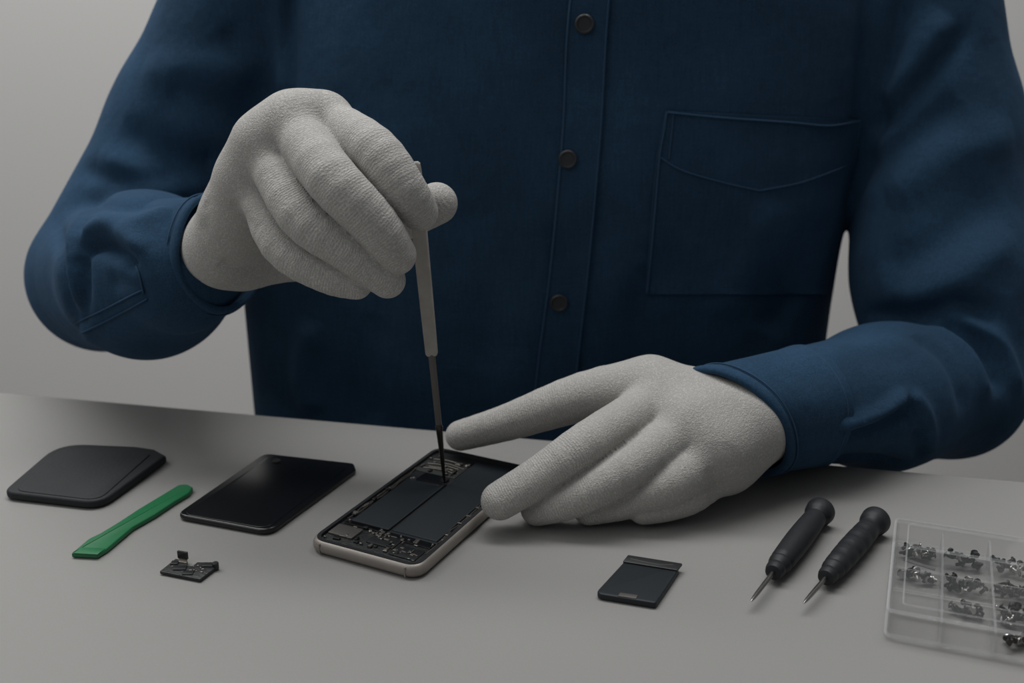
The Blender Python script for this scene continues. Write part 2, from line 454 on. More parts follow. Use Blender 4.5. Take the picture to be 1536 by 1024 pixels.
def rib_attr(V, hand, wr):
    """length along the hand, used to run the knit ribs across the fingers"""
    acc = np.zeros(len(V)); wt = np.zeros(len(V))
    for i, f in enumerate(('index', 'middle', 'ring', 'pinky', 'thumb')):
        pts = dense(([wr[i]] if f != 'thumb' else [hand['wrist'][1]]) + hand[f], 9)
        base = 0.0; base_v = np.zeros(len(V)); best = np.full(len(V), 9.0)
        num = np.zeros(len(V)); den = np.zeros(len(V))
        for (a, ra), (b, rb) in zip(pts[:-1], pts[1:]):
            dv = b - a; l = np.linalg.norm(dv)
            d, t = seg_dist(V, a, b); tu = (V - a) @ dv / (l * l); tu = np.clip(tu, -1.5, 2.5)
            q = np.exp(-(d - d.min()) / .0015); best = np.minimum(best, d - (ra + rb) / 2)
            num += q * (base + l * tu); den += q; base += l
        q = np.exp(-np.maximum(best, -.004) / .0012) + 1e-20
        acc += q * num / np.maximum(den, 1e-30); wt += q
    return acc / wt
def glove(name, hand, wr, parent, label, creases, h=.00095):
    pts = [p for ch in hand.values() for p, r in ch]
    lo = np.min(pts, 0) - .036; hi = np.max(pts, 0) + .036
    s = SDF(lo, hi, h); f = hand_field(s, hand, wr)
    V, Q = surface_net(s, f); V = relax(V, Q, 2)
    V = fold(V, Q, creases)
    me = fast_mesh(name, V, Q)
    at = me.attributes.new('rib', 'FLOAT', 'POINT'); ra_ = relax(np.stack([rib_attr(V, hand, wr)] * 3, 1), Q, 14)[:, 0]; at.data.foreach_set('value', ra_.astype(np.float32))
    o = link(name, me, M['knit'], parent); o['label'] = label
    return o, V, Q

# ------------------------------------------------------------------ PERSON
person = empty('person', (.03, .90, .48))
def ch(o):      # keep world placement under the moved empty
    o.location = (-.03, -.90, -.48); return o
EA = HA(158, 415, .865); EB = P(1425, 575, .805)
SA = P(452, -150, .925); SB = P(1345, -150, .925)
WA = HA(306, 378, .712); WB = P(1170, 622, .675)
tz = TZ
def torso(s, f, g=0.0):
    """elliptic column from hips to shoulders, centre line leaning a little"""
    zs = [(tz - .28, .019, .915, .235, .115), (tz - .1, .019, .915, .240, .118), (tz + .05, .021, .915, .244, .118),
          (tz + .18, .030, .915, .243, .120), (tz + .30, .048, .918, .225, .116), (tz + .40, .05, .925, .185, .095), (tz + .46, .05, .93, .09, .06)]
    Z = s.ax[2]; A = np.array(zs)
    ip = lambda c: np.interp(Z, A[:, 0], A[:, c])
    cx, cy, a, b = ip(1), ip(2), ip(3) + g, ip(4) + g
    X = s.ax[0][:, None, None]; Y = s.ax[1][None, :, None]
    e = 2.3
    q = (np.abs((X - cx) / a) ** e + np.abs((Y - cy) / b) ** e) ** (1 / e)
    d = (q - 1) * b
    d = np.maximum(d, np.maximum((tz - .28) - Z, Z - (tz + .47))[None, None, :])
    return smin(f, d.astype(np.float32), .03)
# body (continuous skin surface; mostly dressed)
s = SDF((-.50, .50, tz - .32), (.60, 1.08, tz + .80), .0045)
f = s.new(); f = torso(s, f, -.012)
nk = np.array([.05, .935, tz + .44])
s.cone(f, nk, nk + [0, -.015, .10], .058, .054, .04)
hd = nk + [0, -.04, .20]
s.cone(f, hd + [0, .02, .05], hd + [0, -.02, -.005], .078, .072, .02)
s.cone(f, hd + [0, -.045, -.055], hd + [0, -.03, -.02], .036, .055, .03)
s.cone(f, hd + [0, -.09, .02], hd + [0, -.103, -.012], .007, .011, .01)       # nose
for sx in (-1, 1):
    s.cone(f, hd + [sx * .076, .012, .015], hd + [sx * .080, .015, -.02], .012, .009, .006)   # ears
    s.cone(f, hd + [sx * .028, -.098, .022], hd + [sx * .03, -.098, .022], .010, .010, .008, op='s')
s.cone(f, hd + [-.02, -.092, -.044], hd + [.02, -.092, -.044], .0045, .0045, .004, op='s')
for S_, K_, E_, W_ in ((SA, HA(295, 190, .91), EA, WA), (SB, P(1400, 190, .89), EB, WB)):
    g = s.new(); s.cone(g, S_, K_, .046, .040, .02); s.cone(g, K_, E_, .040, .036, .02); s.cone(g, E_, W_, .036, .021, .02); f = smin(f, g, .03)
for hnd, wr in ((handA, wA), (handB, wB)):
    g = hand_field(s, hnd, wr, .72, .001); f = smin(f, g, .01)
V, Q = surface_net(s, f); V = relax(V, Q, 2)
ch(link('body', fast_mesh('body', V, Q), M['skin'], person))
# short hair
s = SDF(hd - .13, hd + .15, .004); f = s.new()
s.cone(f, hd + [0, .024, .055], hd + [0, .02, .01], .085, .080, .02)
s.cone(f, hd + [0, -.075, -.01], hd + [0, -.08, -.07], .075, .08, .01, op='s')
V, Q = surface_net(s, f); V = relax(V, Q, 2)
ch(link('hair', fast_mesh('hair', V, Q), M['blackleather'], person))

# shirt
s = SDF((-.53, .56, tz - .30), (.62, 1.10, tz + .56), .0030)
f = s.new(); f = torso(s, f, 0)
s.cone(f, nk + [0, 0, -.03], nk + [0, 0, .02], .085, .072, .04)
CA0 = HA(268, 404, .722); CB0 = P(1212, 606, .690)      # where sleeves run into the cuffs
MA = HA(222, 412, .765)
g = s.new(); s.cone(g, SA, HA(295, 190, .91), .066, .064, .02); s.cone(g, HA(295, 190, .91), EA, .064, .058, .02)
f = smin(f, g, .012)
g = s.new(); s.cone(g, EA, MA, .058, .055, .02); s.cone(g, MA, CA0, .055, .043, .02)
f = smin(f, g, .006)
MBm = P(1320, 596, .745)
g = s.new(); s.cone(g, SB, P(1400, 190, .89), .064, .062, .02); s.cone(g, P(1402, 190, .89), P(1414, 420, .84), .062, .064, .02); s.cone(g, P(1414, 420, .84), EB, .064, .057, .02)
f = smin(f, g, .012)
g = s.new(); s.cone(g, EB, MBm, .055, .0485, .02); s.cone(g, MBm, CB0, .0485, .0385, .02)
f = smin(f, g, .006)
# neck opening
s.cone(f, nk + [0, -.02, .03], nk + [0, -.02, .2], .062, .07, .006, op='s')
V, Q = surface_net(s, f); V = relax(V, Q, 3)
folds = [
    # torso: armhole seams and drape
    ([(436, -40), (436, 60), (434, 165)], .006, -.006), ([(424, -40), (424, 60), (424, 150)], .008, .004),
    ([(1356, -20), (1338, 70), (1305, 190), (1272, 320)], .009, -.010),
    ([(470, 620), (455, 560), (470, 480)], .012, .006), ([(560, 640), (545, 560), (560, 470)], .014, -.004),
    ([(980, 560), (960, 470), (985, 400)], .014, -.004), ([(700, 300), (740, 420), (735, 560)], .02, -.004),
    ([(1150, 500), (1190, 420), (1220, 320)], .016, -.005), ([(1080, 480), (1130, 380), (1160, 300)], .016, .004),
    # image-left upper arm
    ([(250, 130), (310, 150), (400, 190)], .012, -.005), ([(215, 100), (300, 110), (410, 90)], .016, .005),
    ([(180, 190), (260, 240), (330, 250)], .014, -.006), ([(150, 230), (230, 275), (320, 280)], .012, .005),
    ([(330, 40), (380, 100), (420, 180)], .012, -.006), ([(110, 250), (180, 268), (270, 270)], .008, -.004),
    # image-left forearm
    ([(85, 330), (96, 410), (118, 505)], .007, -.005), ([(112, 330), (112, 420), (128, 510)], .008, .005),
    ([(122, 374), (160, 366), (205, 402)], .006, -.009), ([(125, 355), (165, 345), (218, 380)], .007, .006),
    ([(122, 380), (124, 440), (122, 492)], .006, -.008), ([(130, 300), (190, 310), (250, 295)], .008, -.004),
    ([(135, 325), (200, 335), (262, 312)], .008, .004), ([(160, 420), (200, 430), (225, 452)], .007, -.003),
    # image-right upper arm
    ([(1300, 200), (1370, 140), (1450, 40)], .008, -.008), ([(1310, 150), (1370, 100), (1420, 20)], .012, .006),
    ([(1290, 260), (1350, 215), (1440, 150)], .012, -.005), ([(1330, 300), (1420, 240), (1520, 200)], .016, .006),
    ([(1320, 400), (1400, 370), (1500, 290)], .016, -.006), ([(1340, 450), (1420, 430), (1520, 350)], .014, .005),
    ([(1300, 475), (1380, 470), (1440, 455), (1500, 480)], .008, -.010),
    # image-right forearm
    ([(1252, 642), (1310, 622), (1362, 592)], .005, .008), ([(1258, 655), (1315, 640), (1370, 605)], .006, -.007),
    ([(1365, 592), (1388, 625), (1398, 700)], .006, .006), ([(1378, 640), (1384, 670), (1385, 710)], .007, -.005),
    ([(1410, 480), (1470, 520), (1505, 590)], .007, -.006), ([(1395, 490), (1450, 530), (1480, 600)], .008, .005),
    ([(1440, 475), (1500, 515), (1530, 590)], .006, .005), ([(1370, 500), (1425, 545), (1450, 620)], .009, -.004),
    ([(1245, 690), (1310, 688), (1370, 702)], .006, -.004), ([(1240, 540), (1300, 520), (1360, 515)], .012, .003),
]
V = fold(V, Q, folds)
shirt_V, shirt_Q = V, Q
shirt = ch(link('shirt', fast_mesh('shirt', V, Q), M['denim'], person)); shirt['label'] = 'blue denim button shirt with long sleeves'
SF = Surf(V, Q)
def on(px, py, off=.001):
    p, n = SF.hit(px, py)
    if p is None: return None
    return p + n * off
def sub(o):  # children of the shirt (shirt already sits in world coordinates relative to its parent)
    return o
def seam(name, pts, r=.0007, n=40, matk='stitch', off=.0006, lab=None):
    line = [on(x, y, off) for x, y in spline(pts, n)]
    line = [l for l in line if l is not None]
    if len(line) < 3: return None
    L = np.array(line)
    for _ in range(2): L[1:-1] = (L[:-2] + 2 * L[1:-1] + L[2:]) / 4
    return MB().tube(L, r, 6).build(name, M[matk], shirt, sharp=None)
def patch(name, left, right, n=30, m=10, thick=.0016, off=.0004):
    """a strip of cloth lying on the shirt between two picture lines"""
    A = spline(left, n); B = spline(right, n); V = []; ok = True
    for i in range(n + 1):
        for j in range(m + 1):
            q = A[i] + (B[i] - A[i]) * j / m; p, nn = SF.hit(*q)
            if p is None: p = V[-1][0]; nn = V[-1][1]
            V.append((p, nn))
    Pn = np.array([p for p, _ in V]).reshape(n + 1, m + 1, 3); Nn = np.array([q for _, q in V]).reshape(n + 1, m + 1, 3)
    for _ in range(3):
        Nn[1:-1, 1:-1] = (Nn[:-2, 1:-1] + Nn[2:, 1:-1] + Nn[1:-1, :-2] + Nn[1:-1, 2:] + Nn[1:-1, 1:-1]) / 5
        Pn[1:-1, 1:-1] = (Pn[:-2, 1:-1] + Pn[2:, 1:-1] + Pn[1:-1, :-2] + Pn[1:-1, 2:] + Pn[1:-1, 1:-1]) / 5
    Nn /= np.linalg.norm(Nn, axis=2, keepdims=True)
    top = (Pn + Nn * (off + thick)).reshape(-1, 3); bot = (Pn - Nn * .001).reshape(-1, 3)
    K = len(top); W = m + 1; Fc = []
    for i in range(n):
        for j in range(m):
            a = i * W + j; Fc += [(a, a + 1, a + W + 1, a + W), (K + a, K + a + W, K + a + W + 1, K + a + 1)]
    rim = [j for j in range(W)] + [i * W + m for i in range(1, n + 1)] + [n * W + j for j in range(m - 1, -1, -1)] + [i * W for i in range(n - 1, 0, -1)]
    for a, b in zip(rim, rim[1:] + rim[:1]): Fc.append((b, a, K + a, K + b))
    mb = MB(); mb.add(np.concatenate([top, bot]), Fc); o = mb.build(name, M['denim'], shirt, sharp=50)
    me = o.data
    import bmesh
    bm = bmesh.new(); bm.from_mesh(me); bmesh.ops.recalc_face_normals(bm, faces=bm.faces); bm.to_mesh(me); bm.free()
    return o
pl_l = [(858, -40), (848, 60), (842, 200), (824, 400), (806, 540), (798, 620)]
pl_r = [(918, -40), (910, 60), (902, 200), (884, 400), (868, 540), (862, 620)]
pk = patch('placket', pl_l, pl_r, 50, 8, .0022)
seam('placket_seam', [(x + 2, y) for x, y in pl_l], .0008, 60, off=.0028)
seam('placket_seam', [(x - 2, y) for x, y in pl_r], .0007, 60, off=.0024)
def local_button(px, py):
    p, n = SF.hit(px, py); n = Vector(n); a = Vector(p) + n * .0024
    q = Vector((0, 0, 1)).rotation_difference(n); Mx = Matrix.Translation(a) @ q.to_matrix().to_4x4()
    mb = MB(); mb.lathe([(0.0005, 0), (.0060, 0), (.0066, .0010), (.0066, .0020), (.0058, .0027), (.0048, .0024), (.0044, .0018), (.0005, .0016)], Mx, 28)
    o = mb.build('button', M['button'], shirt)
    for sx in (-1, 1):
        for sy in (-1, 1):
            pass
    return o
for b in ((876, 36), (851, 238), (838, 452)): local_button(*b)
# pocket: body patch, stitched hem and edges
pkt = patch('pocket', [(998, 166), (985, 236), (976, 330), (968, 440)], [(1290, 180), (1284, 236), (1262, 330), (1245, 440)], 40, 34, .0018)
seam('pocket_stitching', [(1000, 168), (1080, 176), (1180, 183), (1240, 188), (1288, 180)], .0009, 50, off=.0028)
seam('pocket_stitching', [(999, 168), (994, 200), (988, 236), (980, 330), (970, 440)], .0008, 50, off=.0026)
seam('pocket_stitching', [(990, 236), (1020, 254), (1080, 272), (1136, 285)], .0007, 40, off=.0026)
seam('pocket_stitching', [(1136, 285), (1200, 272), (1270, 246)], .0007, 40, off=.0026)
seam('pocket_stitching', [(1009, 170), (1006, 200), (1002, 238)], .0006, 20, off=.0026)
seam('pocket_stitching', [(1288, 182), (1282, 215), (1270, 246)], .0006, 20, off=.0026)
seam('sleeve_seam', [(121, 500), (165, 478), (222, 448)], .0007, 30, off=.0007)
seam('sleeve_seam', [(112, 486), (160, 462), (216, 434)], .0007, 30, off=.0007)
seam('sleeve_seam', [(206, 400), (212, 420), (216, 440)], .0007, 20, off=.0007)
# collar leaves at the neck
for sx in (-1, 1):
    cpts = [nk + [sx * .015, -.085, .0], nk + [sx * .07, -.045, .025], nk + [sx * .075, .03, .05], nk + [0, .075, .055]]
    L = spline(cpts, 16); mb = MB(); VV = []; FF = []
    for i, p in enumerate(L):
        out = np.array([p[0] - nk[0], p[1] - nk[1], 0]); out /= np.linalg.norm(out)
        VV += [p, p + out * .012 + [0, 0, .012], p + out * .03 + [0, 0, -.03], p + out * .027 + [0, 0, -.032], p + out * .008 + [0, 0, .006]]
    for i in range(len(L) - 1):
        for k in range(5):
            l = (k + 1) % 5; FF.append((i * 5 + k, i * 5 + l, (i + 1) * 5 + l, (i + 1) * 5 + k))
    mb.add(VV, FF); mb.build('collar', M['denim'], shirt, sharp=60)

# cuffs: hollow oval bands
def cuff(a, b, ra, rb, fl=1.0, tilt=None, skew=0.0, squash=.86, parent=None, thick=.0035, seamoff=.006):
    a = Vector(a); b = Vector(b); ax = (b - a).normalized()
    up = Vector((0, 0, 1)); side = ax.cross(up).normalized(); up = side.cross(ax).normalized()
    n = 72; prof = []
    L = (b - a).length
    outer = [(0, ra), (.05, ra + .0015), (.12, ra + .0004), (.5, (ra + rb) / 2), (.84, rb), (.87, rb - .0006), (.90, rb + .0008), (.97, rb + .001), (1, rb)]
    inner = [(1.01, rb - .0015), (1, rb - thick), (.6, rb - thick), (.2, (ra + rb) / 2 - thick), (0, ra - thick - .004)]
    V = []; R = outer + inner
    for t, r in R:
        for i in range(n):
            w = 2 * math.pi * i / n
            rr = r * (1 + .018 * math.sin(3 * w + 1 + 1.5 * t) + .012 * math.sin(5 * w + 2 * t))
            sh = ((tilt * math.sin(w) if tilt else 0) + skew * math.cos(w)) * t
            V.append(a + ax * (L * t + sh) + side * rr * math.cos(w) * squash + up * rr * math.sin(w) * fl)
    Fc = []
    m = len(R)
    for k in range(m):
        for i in range(n):
            j = (i + 1) % n; kk = (k + 1) % m
            if kk == 0: continue
            Fc.append((k * n + i, k * n + j, kk * n + j, kk * n + i))
    o = MB().add(V, Fc).build('cuff', M['denim'], shirt, sharp=60)
    import bmesh
    bm = bmesh.new(); bm.from_mesh(o.data); bmesh.ops.recalc_face_normals(bm, faces=bm.faces); bm.to_mesh(o.data); bm.free()
    for t in (.10, .865):
        r = ra + .0006 + (rb - ra) * t
        pts = []
        for i in range(n):
            w = 2 * math.pi * i / n
            rr = r * (1 + .018 * math.sin(3 * w + 1 + 1.5 * t) + .012 * math.sin(5 * w + 2 * t))
            sh = ((tilt * math.sin(w) if tilt else 0) + skew * math.cos(w)) * t
            pts.append(a + ax * (L * t + sh) + side * rr * math.cos(w) * squash + up * rr * math.sin(w) * fl)
        MB().tube(pts, .0006, 6, closed=True).build('cuff_stitching', M['stitch'], o, sharp=None)
    return o
cuff(HA(262, 402, .742), HA(330, 380, .704), .0455, .0375, squash=.84, tilt=.006)
cuff(P(1212, 606, .690), P(1092, 634, .655), .0405, .0385, squash=.98, tilt=.013, skew=.015, fl=.97)

gA, gAV, gAQ = glove('glove', handA, wA, person, 'grey knit glove holding the grey-handled tool upright',
      [([(345, 300), (370, 330), (388, 350)], .005, -.0010), ([(330, 392), (352, 404), (390, 402)], .005, -.0016),
              ([(308, 300), (312, 330), (300, 352)], .006, -.0010)])
ch(gA)
gB, gBV, gBQ = glove('glove', handB, wB, person, 'grey knit glove resting on the table and steadying the phone',
      [([(958, 645), (936, 666), (873, 711), (815, 745)], .0034, -.0012), ([(1000, 690), (983, 715), (932, 750), (880, 773)], .0034, -.0012),
       ([(1062, 700), (1075, 735), (1060, 758)], .006, -.0012)])
ch(gB)
tag(person, 'person in a blue denim shirt and grey knit gloves working at the table', 'person')

# ------------------------------------------------------------------ flat things: helpers
def local_frame(px_poly, z):
    pts = np.array([G(x, y, z)[:2] for x, y in px_poly]); c = pts.mean(0); return pts - c, c
def fit_rect(q, z):
    Pq = [G(a, b, z)[:2] for a, b in q]; c = sum(Pq) / 4
    v = (Pq[3] - Pq[0]) + (Pq[2] - Pq[1]); l = np.linalg.norm(v) / 2; v = v / np.linalg.norm(v)
    w = np.linalg.norm((Pq[1] - Pq[0]) + (Pq[2] - Pq[3])) / 2
    return c, math.atan2(v[1], v[0]) - math.pi / 2, w, l

# black textured back shell
pts, c = local_frame([(3, 737), (150, 754), (250, 683), (232, 673), (205, 669), (88, 664)], .006)
root = empty('phone_back_shell', (*c, TZ))
MB().slab(fillet(pts, [.009, .014, .003, .002, .02, .022], 8), 0.0006, .0062, .0020, 5).build('shell', M['blackleather'], root)
pi_, ci = local_frame([(22, 735), (148, 750), (226, 681), (200, 673), (96, 668)], .0066)
MB().slab(fillet(pi_ + (ci - c), [.008, .010, .003, .014, .016], 8), .0055, .0068, .0006, 3).build('raised_panel', M['blackleather'], root)
tag(root, 'thick black textured phone back with one stepped edge, far left on table', 'phone back')

# black glossy panel
pts, c = local_frame([(263, 771), (404, 797), (534, 703), (531, 694), (396, 679)], .004)
root = empty('phone_screen_panel', (*c, TZ))
MB().slab(fillet(pts, [.007, .010, .003, .004, .008], 8), .0004, .0042, .0016, 5).build('panel', M['blackgloss'], root)
pi_, ci = local_frame([(274, 770), (400, 792), (521, 700), (404, 683)], .0046)
MB().slab(fillet(pi_ + (ci - c), [.006, .008, .003, .007], 8), .0040, .0046, .0003, 3).build('glass', M['blackgloss'], root)
q = G(414, 691, .0047)[:2] - c
MB().lathe([(.0003, .0045), (.0030, .0045), (.0030, .0051), (.0024, .0051), (.0022, .0049), (.0003, .0049)], Matrix.Translation((q[0], q[1], 0)), 24).build('lens_ring', M['blackplastic'], root)
tag(root, 'glossy black phone screen panel between the green tool and the opened phone', 'phone screen')

# green spudger
A = [(107, 830), (146, 832), (162, 822), (187, 801), (200, 790), (232, 772), (262, 752), (284, 739), (290, 731), (281, 726), (268, 727), (240, 744), (210, 762), (178, 783), (150, 800), (133, 808)]
pts, c = local_frame(A, .003)
root = empty('green_pry_tool', (*c, TZ))
MB().slab(fillet(pts, [.0005, .0015, .01, .01, .01, .01, .01, .004, .004, .004, .004, .01, .01, .01, .01, .01], 4), .0003, .0034, .0010, 4).build('bar', M['green'], root)
ed_, ce = local_frame([(110, 829), (146, 831), (158, 822), (122, 820)], .0036)
MB().slab(ed_ + (ce - c), .0030, .0036, .0003, 2).build('wedge_tip', M['green'], root)
tag(root, 'flat green plastic pry tool with a wedge tip', 'pry tool')

# small circuit board with connector
z = .003
bp_ = [(239, 855), (300, 867), (326, 847), (324, 842), (296, 841), (288, 847), (281, 846), (281, 838), (263, 836)]
pts, c = local_frame(bp_, z)
root = empty('small_circuit_board', (*c, TZ))
MB().slab(fillet(pts, .0006, 3), .0006, .0024, .0004, 2).build('board', M['board'], root)
cn, cc = local_frame([(266, 842), (280, 844), (281, 838), (268, 836)], .003)
MB().slab(cn + (cc - c), .0020, .0030, .0002, 2).build('flex_tail', M['copper'], root)
a = G(266.5, 836, .003)[:2] - c; b = G(281, 838.5, .003)[:2] - c
dd = (b - a); nn = np.array([-dd[1], dd[0]]); nn /= np.linalg.norm(nn)
MB().slab([a, b, b + nn * .0012, a + nn * .0012], .0026, .0072, .0003, 2).build('connector', M['chip'], root)
a = G(323, 845, .004)[:2] - c
MB().lathe([(.0002, .0006), (.0016, .0006), (.0018, .0012), (.0018, .0044), (.0014, .0048), (.0002, .0048)], Matrix.Translation((a[0], a[1], 0)), 20).build('post', M['blackplastic'], root)
for x, y, sc in ((297, 847, .9), (301, 850.5, .7), (304.5, 852.5, 1.1), (302.5, 856.8, 1.0), (286, 854, 1.2), (291, 854, .6), (294.5, 855.3, .6), (258.5, 848.5, .6), (290.5, 848.5, .6)):
    q = G(x, y, .003)[:2] - c; r = .0007 * sc
    MB().slab([q + [-r, -r * .6], q + [r, -r * .6], q + [r, r * .6], q + [-r, r * .6]], .0022, .0030, .0002, 2).build('solder_pad', M['solder'], root)
for x, y, w_, h_ in ((270, 851, .0035, .002), (282, 858, .003, .002), (312, 846, .003, .0022), (262, 843, .002, .002)):
    q = G(x, y, .003)[:2] - c
    MB().slab([q + [-w_, -h_], q + [w_, -h_], q + [w_, h_], q + [-w_, h_]], .0022, .0031, .0002, 2).build('chip', M['chip'], root)
tag(root, 'tiny black circuit board with an upright connector tab, in front of the pry tool', 'circuit board')

# black battery in front of the resting hand
pts, c = local_frame([(892, 889), (984, 904), (1018, 854), (1016, 848), (941, 836)], .004)
root = empty('loose_phone_battery', (*c, TZ))
MB().slab(fillet(pts, [.004, .002, .002, .001, .002], 4), .0004, .0040, .0010, 4).build('cell', M['battery'], root)
pf, cf = local_frame([(934, 842), (1016, 855), (1024, 845), (942, 832)], .0048)
MB().slab(fillet(pf + (cf - c), .0008, 3), .0036, .0050, .0004, 2).build('folded_flap', M['blackplastic'], root)
e = [G(x, y, .0052)[:2] - c for x, y in ((946, 837), (968, 842), (990, 846), (1010, 846))]
MB().tube([(p[0], p[1], .0049) for p in e], .0003, 6).build('painted_edge_highlight', M['shield'], root)  # thin pale tube standing in for the highlight along the flap edge
pf, cf = local_frame([(927, 893), (954, 897), (957, 892), (930, 888)], .0044)
MB().slab(pf + (cf - c), .0036, .0044, .0002, 2).build('contact_strip', M['shield'], root)
tag(root, 'loose black phone battery with a folded flap, in front of the resting hand', 'battery')

# ------------------------------------------------------------------ opened phone
c, yaw, W, L = fit_rect([(446, 810), (641, 854), (800, 693), (655, 675)], .008)
root = empty('opened_smartphone', (*c, TZ), yaw)
W2, L2 = W / 2, L / 2
def rr(w, l, r, n=10): return fillet([(-w, -l), (w, -l), (w, l), (-w, l)], r, n)
outer = rr(W2, L2, .011); 
# rim: rounded band with a recess
def rim(mb, w, l, r, z0, z1, t):
    prof = []
    for k in range(9):
        a = -math.pi / 2 + math.pi * k / 8
        prof.append(((1 - math.cos(a)) * .0030, (z0 + z1) / 2 + math.sin(a) * (z1 - z0) / 2))
    prof += [(t, z1), (t, z0 + .0015)]
    rings = []
    for ins, z in prof:
        p = rr(w - ins, l - ins, max(r - ins, .002)); rings.append([(x, y, z) for x, y in p])
    n = len(rings[0]); V = [v for R_ in rings for v in R_]; Fc = []
    for k in range(len(rings) - 1):
        for i in range(n):
            j = (i + 1) % n; Fc.append((k * n + i, k * n + j, (k + 1) * n + j, (k + 1) * n + i))
    Fc.append(tuple(range(n))[::-1])
    Fc.append(tuple(range((len(rings) - 1) * n, len(rings) * n)))
    return mb.add(V, Fc)
rim(MB(), W2, L2, .011, .0003, .0083, .0044).build('frame', M['frame'], root)
zt = .0062
MB().slab(rr(W2 - .0034, L2 - .0034, .008), .0020, .0066, .0005, 3).build('midplate', M['blackplastic'], root)
# thin black gasket round the rim
def ringslab(name, w, l, r, t, z0, z1, m, parent):
    a = rr(w, l, r); b = rr(w - t, l - t, max(r - t, .001)); n = len(a); mb = MB()
    V = [(x, y, z) for z in (z0, z1) for x, y in a] + [(x, y, z) for z in (z0, z1) for x, y in b]; Fc = []
    for i in range(n):
        j = (i + 1) % n
        Fc += [(i, j, n + j, n + i), (2 * n + j, 2 * n + i, 3 * n + i, 3 * n + j), (n + i, n + j, 3 * n + j, 3 * n + i)]
    return mb.add(V, Fc).build(name, m, parent)
ringslab('gasket', W2 - .0024, L2 - .0024, .0088, .0022, .0060, .0086, M['blackplastic'], root)
def L_(u, v): return np.array([(u - .5) * W, (v - .5) * L])
def box_uv(name, u0, u1, v0, v1, z0, z1, m, parent=root, bev=.0004, r=.0006):
    a = L_(u0, v0); b = L_(u1, v1)
    return MB().slab(fillet([(a[0], a[1]), (b[0], a[1]), (b[0], b[1]), (a[0], b[1])], r, 3), z0, z1, bev, 2).build(name, m, parent)
box_uv('battery', .125, .475, .215, .685, .0062, .0081, M['battery'], bev=.0008, r=.0012)
box_uv('battery', .50, .905, .215, .93, .0062, .0084, M['battery'], bev=.0008, r=.0012)
cl = L_(.365, .645)
box_uv('camera_recess', .20, .455, .64, .735, .0066, .0083, M['blackgloss'], bev=.0008, r=.003)
box_uv('logic_board', .07, .475, .745, .92, .0064, .0072, M['board'])
box_uv('logic_board', .07, .93, .045, .20, .0064, .0072, M['board'])
box_uv('shield_cover', .085, .305, .085, .165, .0070, .0086, M['shield'])
box_uv('shield_cover', .42, .66, .095, .175, .0070, .0080, M['chip'])
box_uv('speaker_module', .68, .90, .055, .135, .0070, .0080, M['chip'])
box_uv('slot', .52, .91, .16, .20, .0070, .0078, M['blackgloss'])
box_uv('bracket', .10, .48, .185, .205, .0068, .0079, M['darksteel'])
box_uv('bracket', .50, .93, .197, .213, .0068, .0084, M['battery'])
for k, (u0, u1, v) in enumerate([(.13, .44, .78), (.16, .46, .80), (.12, .42, .825), (.15, .46, .85), (.12, .4, .875)]):
    a = L_(u0, v); b = L_(u1, v + .006 * (-1) ** k)
    pts_ = spline([(a[0], a[1], .0075), ((a[0] + b[0]) / 2, (a[1] + b[1]) / 2 + .0008, .0080), (b[0], b[1], .0074)], 10)
    MB().tube(pts_, .00035, 6).build('wire', M['copper'], root)
def wig(side, v0, v1, n, u):
    P_ = []
    for i in range(n + 1):
        v = v0 + (v1 - v0) * i / n; q = L_(u + rng.uniform(-.008, .008), v); P_.append((q[0], q[1], .0078 + rng.uniform(-.0004, .0003)))
    MB().tube(spline(P_, n * 3), .00035, 6).build('wire', M['copper'], root)
wig(0, .22, .76, 12, .085); wig(0, .26, .70, 9, .105); wig(1, .12, .62, 14, .93); wig(1, .2, .9, 12, .915)
for i in range(88):     # small components around the lower board and the side rails
    r_ = rng.random()
    if r_ < .62: u, v = rng.uniform(.08, .92), rng.uniform(.05, .19)
    elif r_ < .8: u, v = rng.uniform(.08, .46), rng.uniform(.75, .91)
    else: u, v = rng.choice([.095, .925]), rng.uniform(.2, .75)
    s1, s2 = rng.uniform(.0006, .0022), rng.uniform(.0004, .0010)
    q = L_(u, v); a = rng.choice([0, math.pi / 2]) + rng.normal(0, .1); ca, sa = math.cos(a), math.sin(a)
    R_ = [(q[0] + x * ca - y * sa, q[1] + x * sa + y * ca) for x, y in ((-s1, -s2), (s1, -s2), (s1, s2), (-s1, s2))]
    MB().slab(R_, .0070, .0078 + rng.uniform(.0004, .0014), .0002, 1).build('component', M[['chip', 'shield', 'copper', 'steel'][i % 4]], root)
for u, v, sc in ((.115, .215, 1), (.36, .175, 1.2), (.40, .165, 1.1), (.43, .20, .9), (.47, .15, 1), (.10, .055, 1), (.93, .24, 1), (.17, .665, 1.1), (.155, .655, .9), (.455, .875, 1.2), (.47, .885, 1), (.955, .54, 1.1), (.62, .19, .8), (.90, .19, .8)):
    q = L_(u, v)
    MB().lathe([(.0002, .0068), (.0009 * sc, .0068), (.0010 * sc, .0080), (.0007 * sc, .0086), (.0002, .0087)], Matrix.Translation((q[0], q[1], 0)), 14).build('screw_head', M['solder'], root)
a = L_(.12, 0); b = L_(.88, 0)
for q in (a, b):
    MB().box(q[0] - .0004, q[0] + .0004, -L2 - .00006, -L2 + .0008, .0014, .0072).build('antenna_line', M['frameline'], root, smooth=False)
tag(root, 'opened smartphone with exposed batteries and wiring in a pale metal frame', 'smartphone')

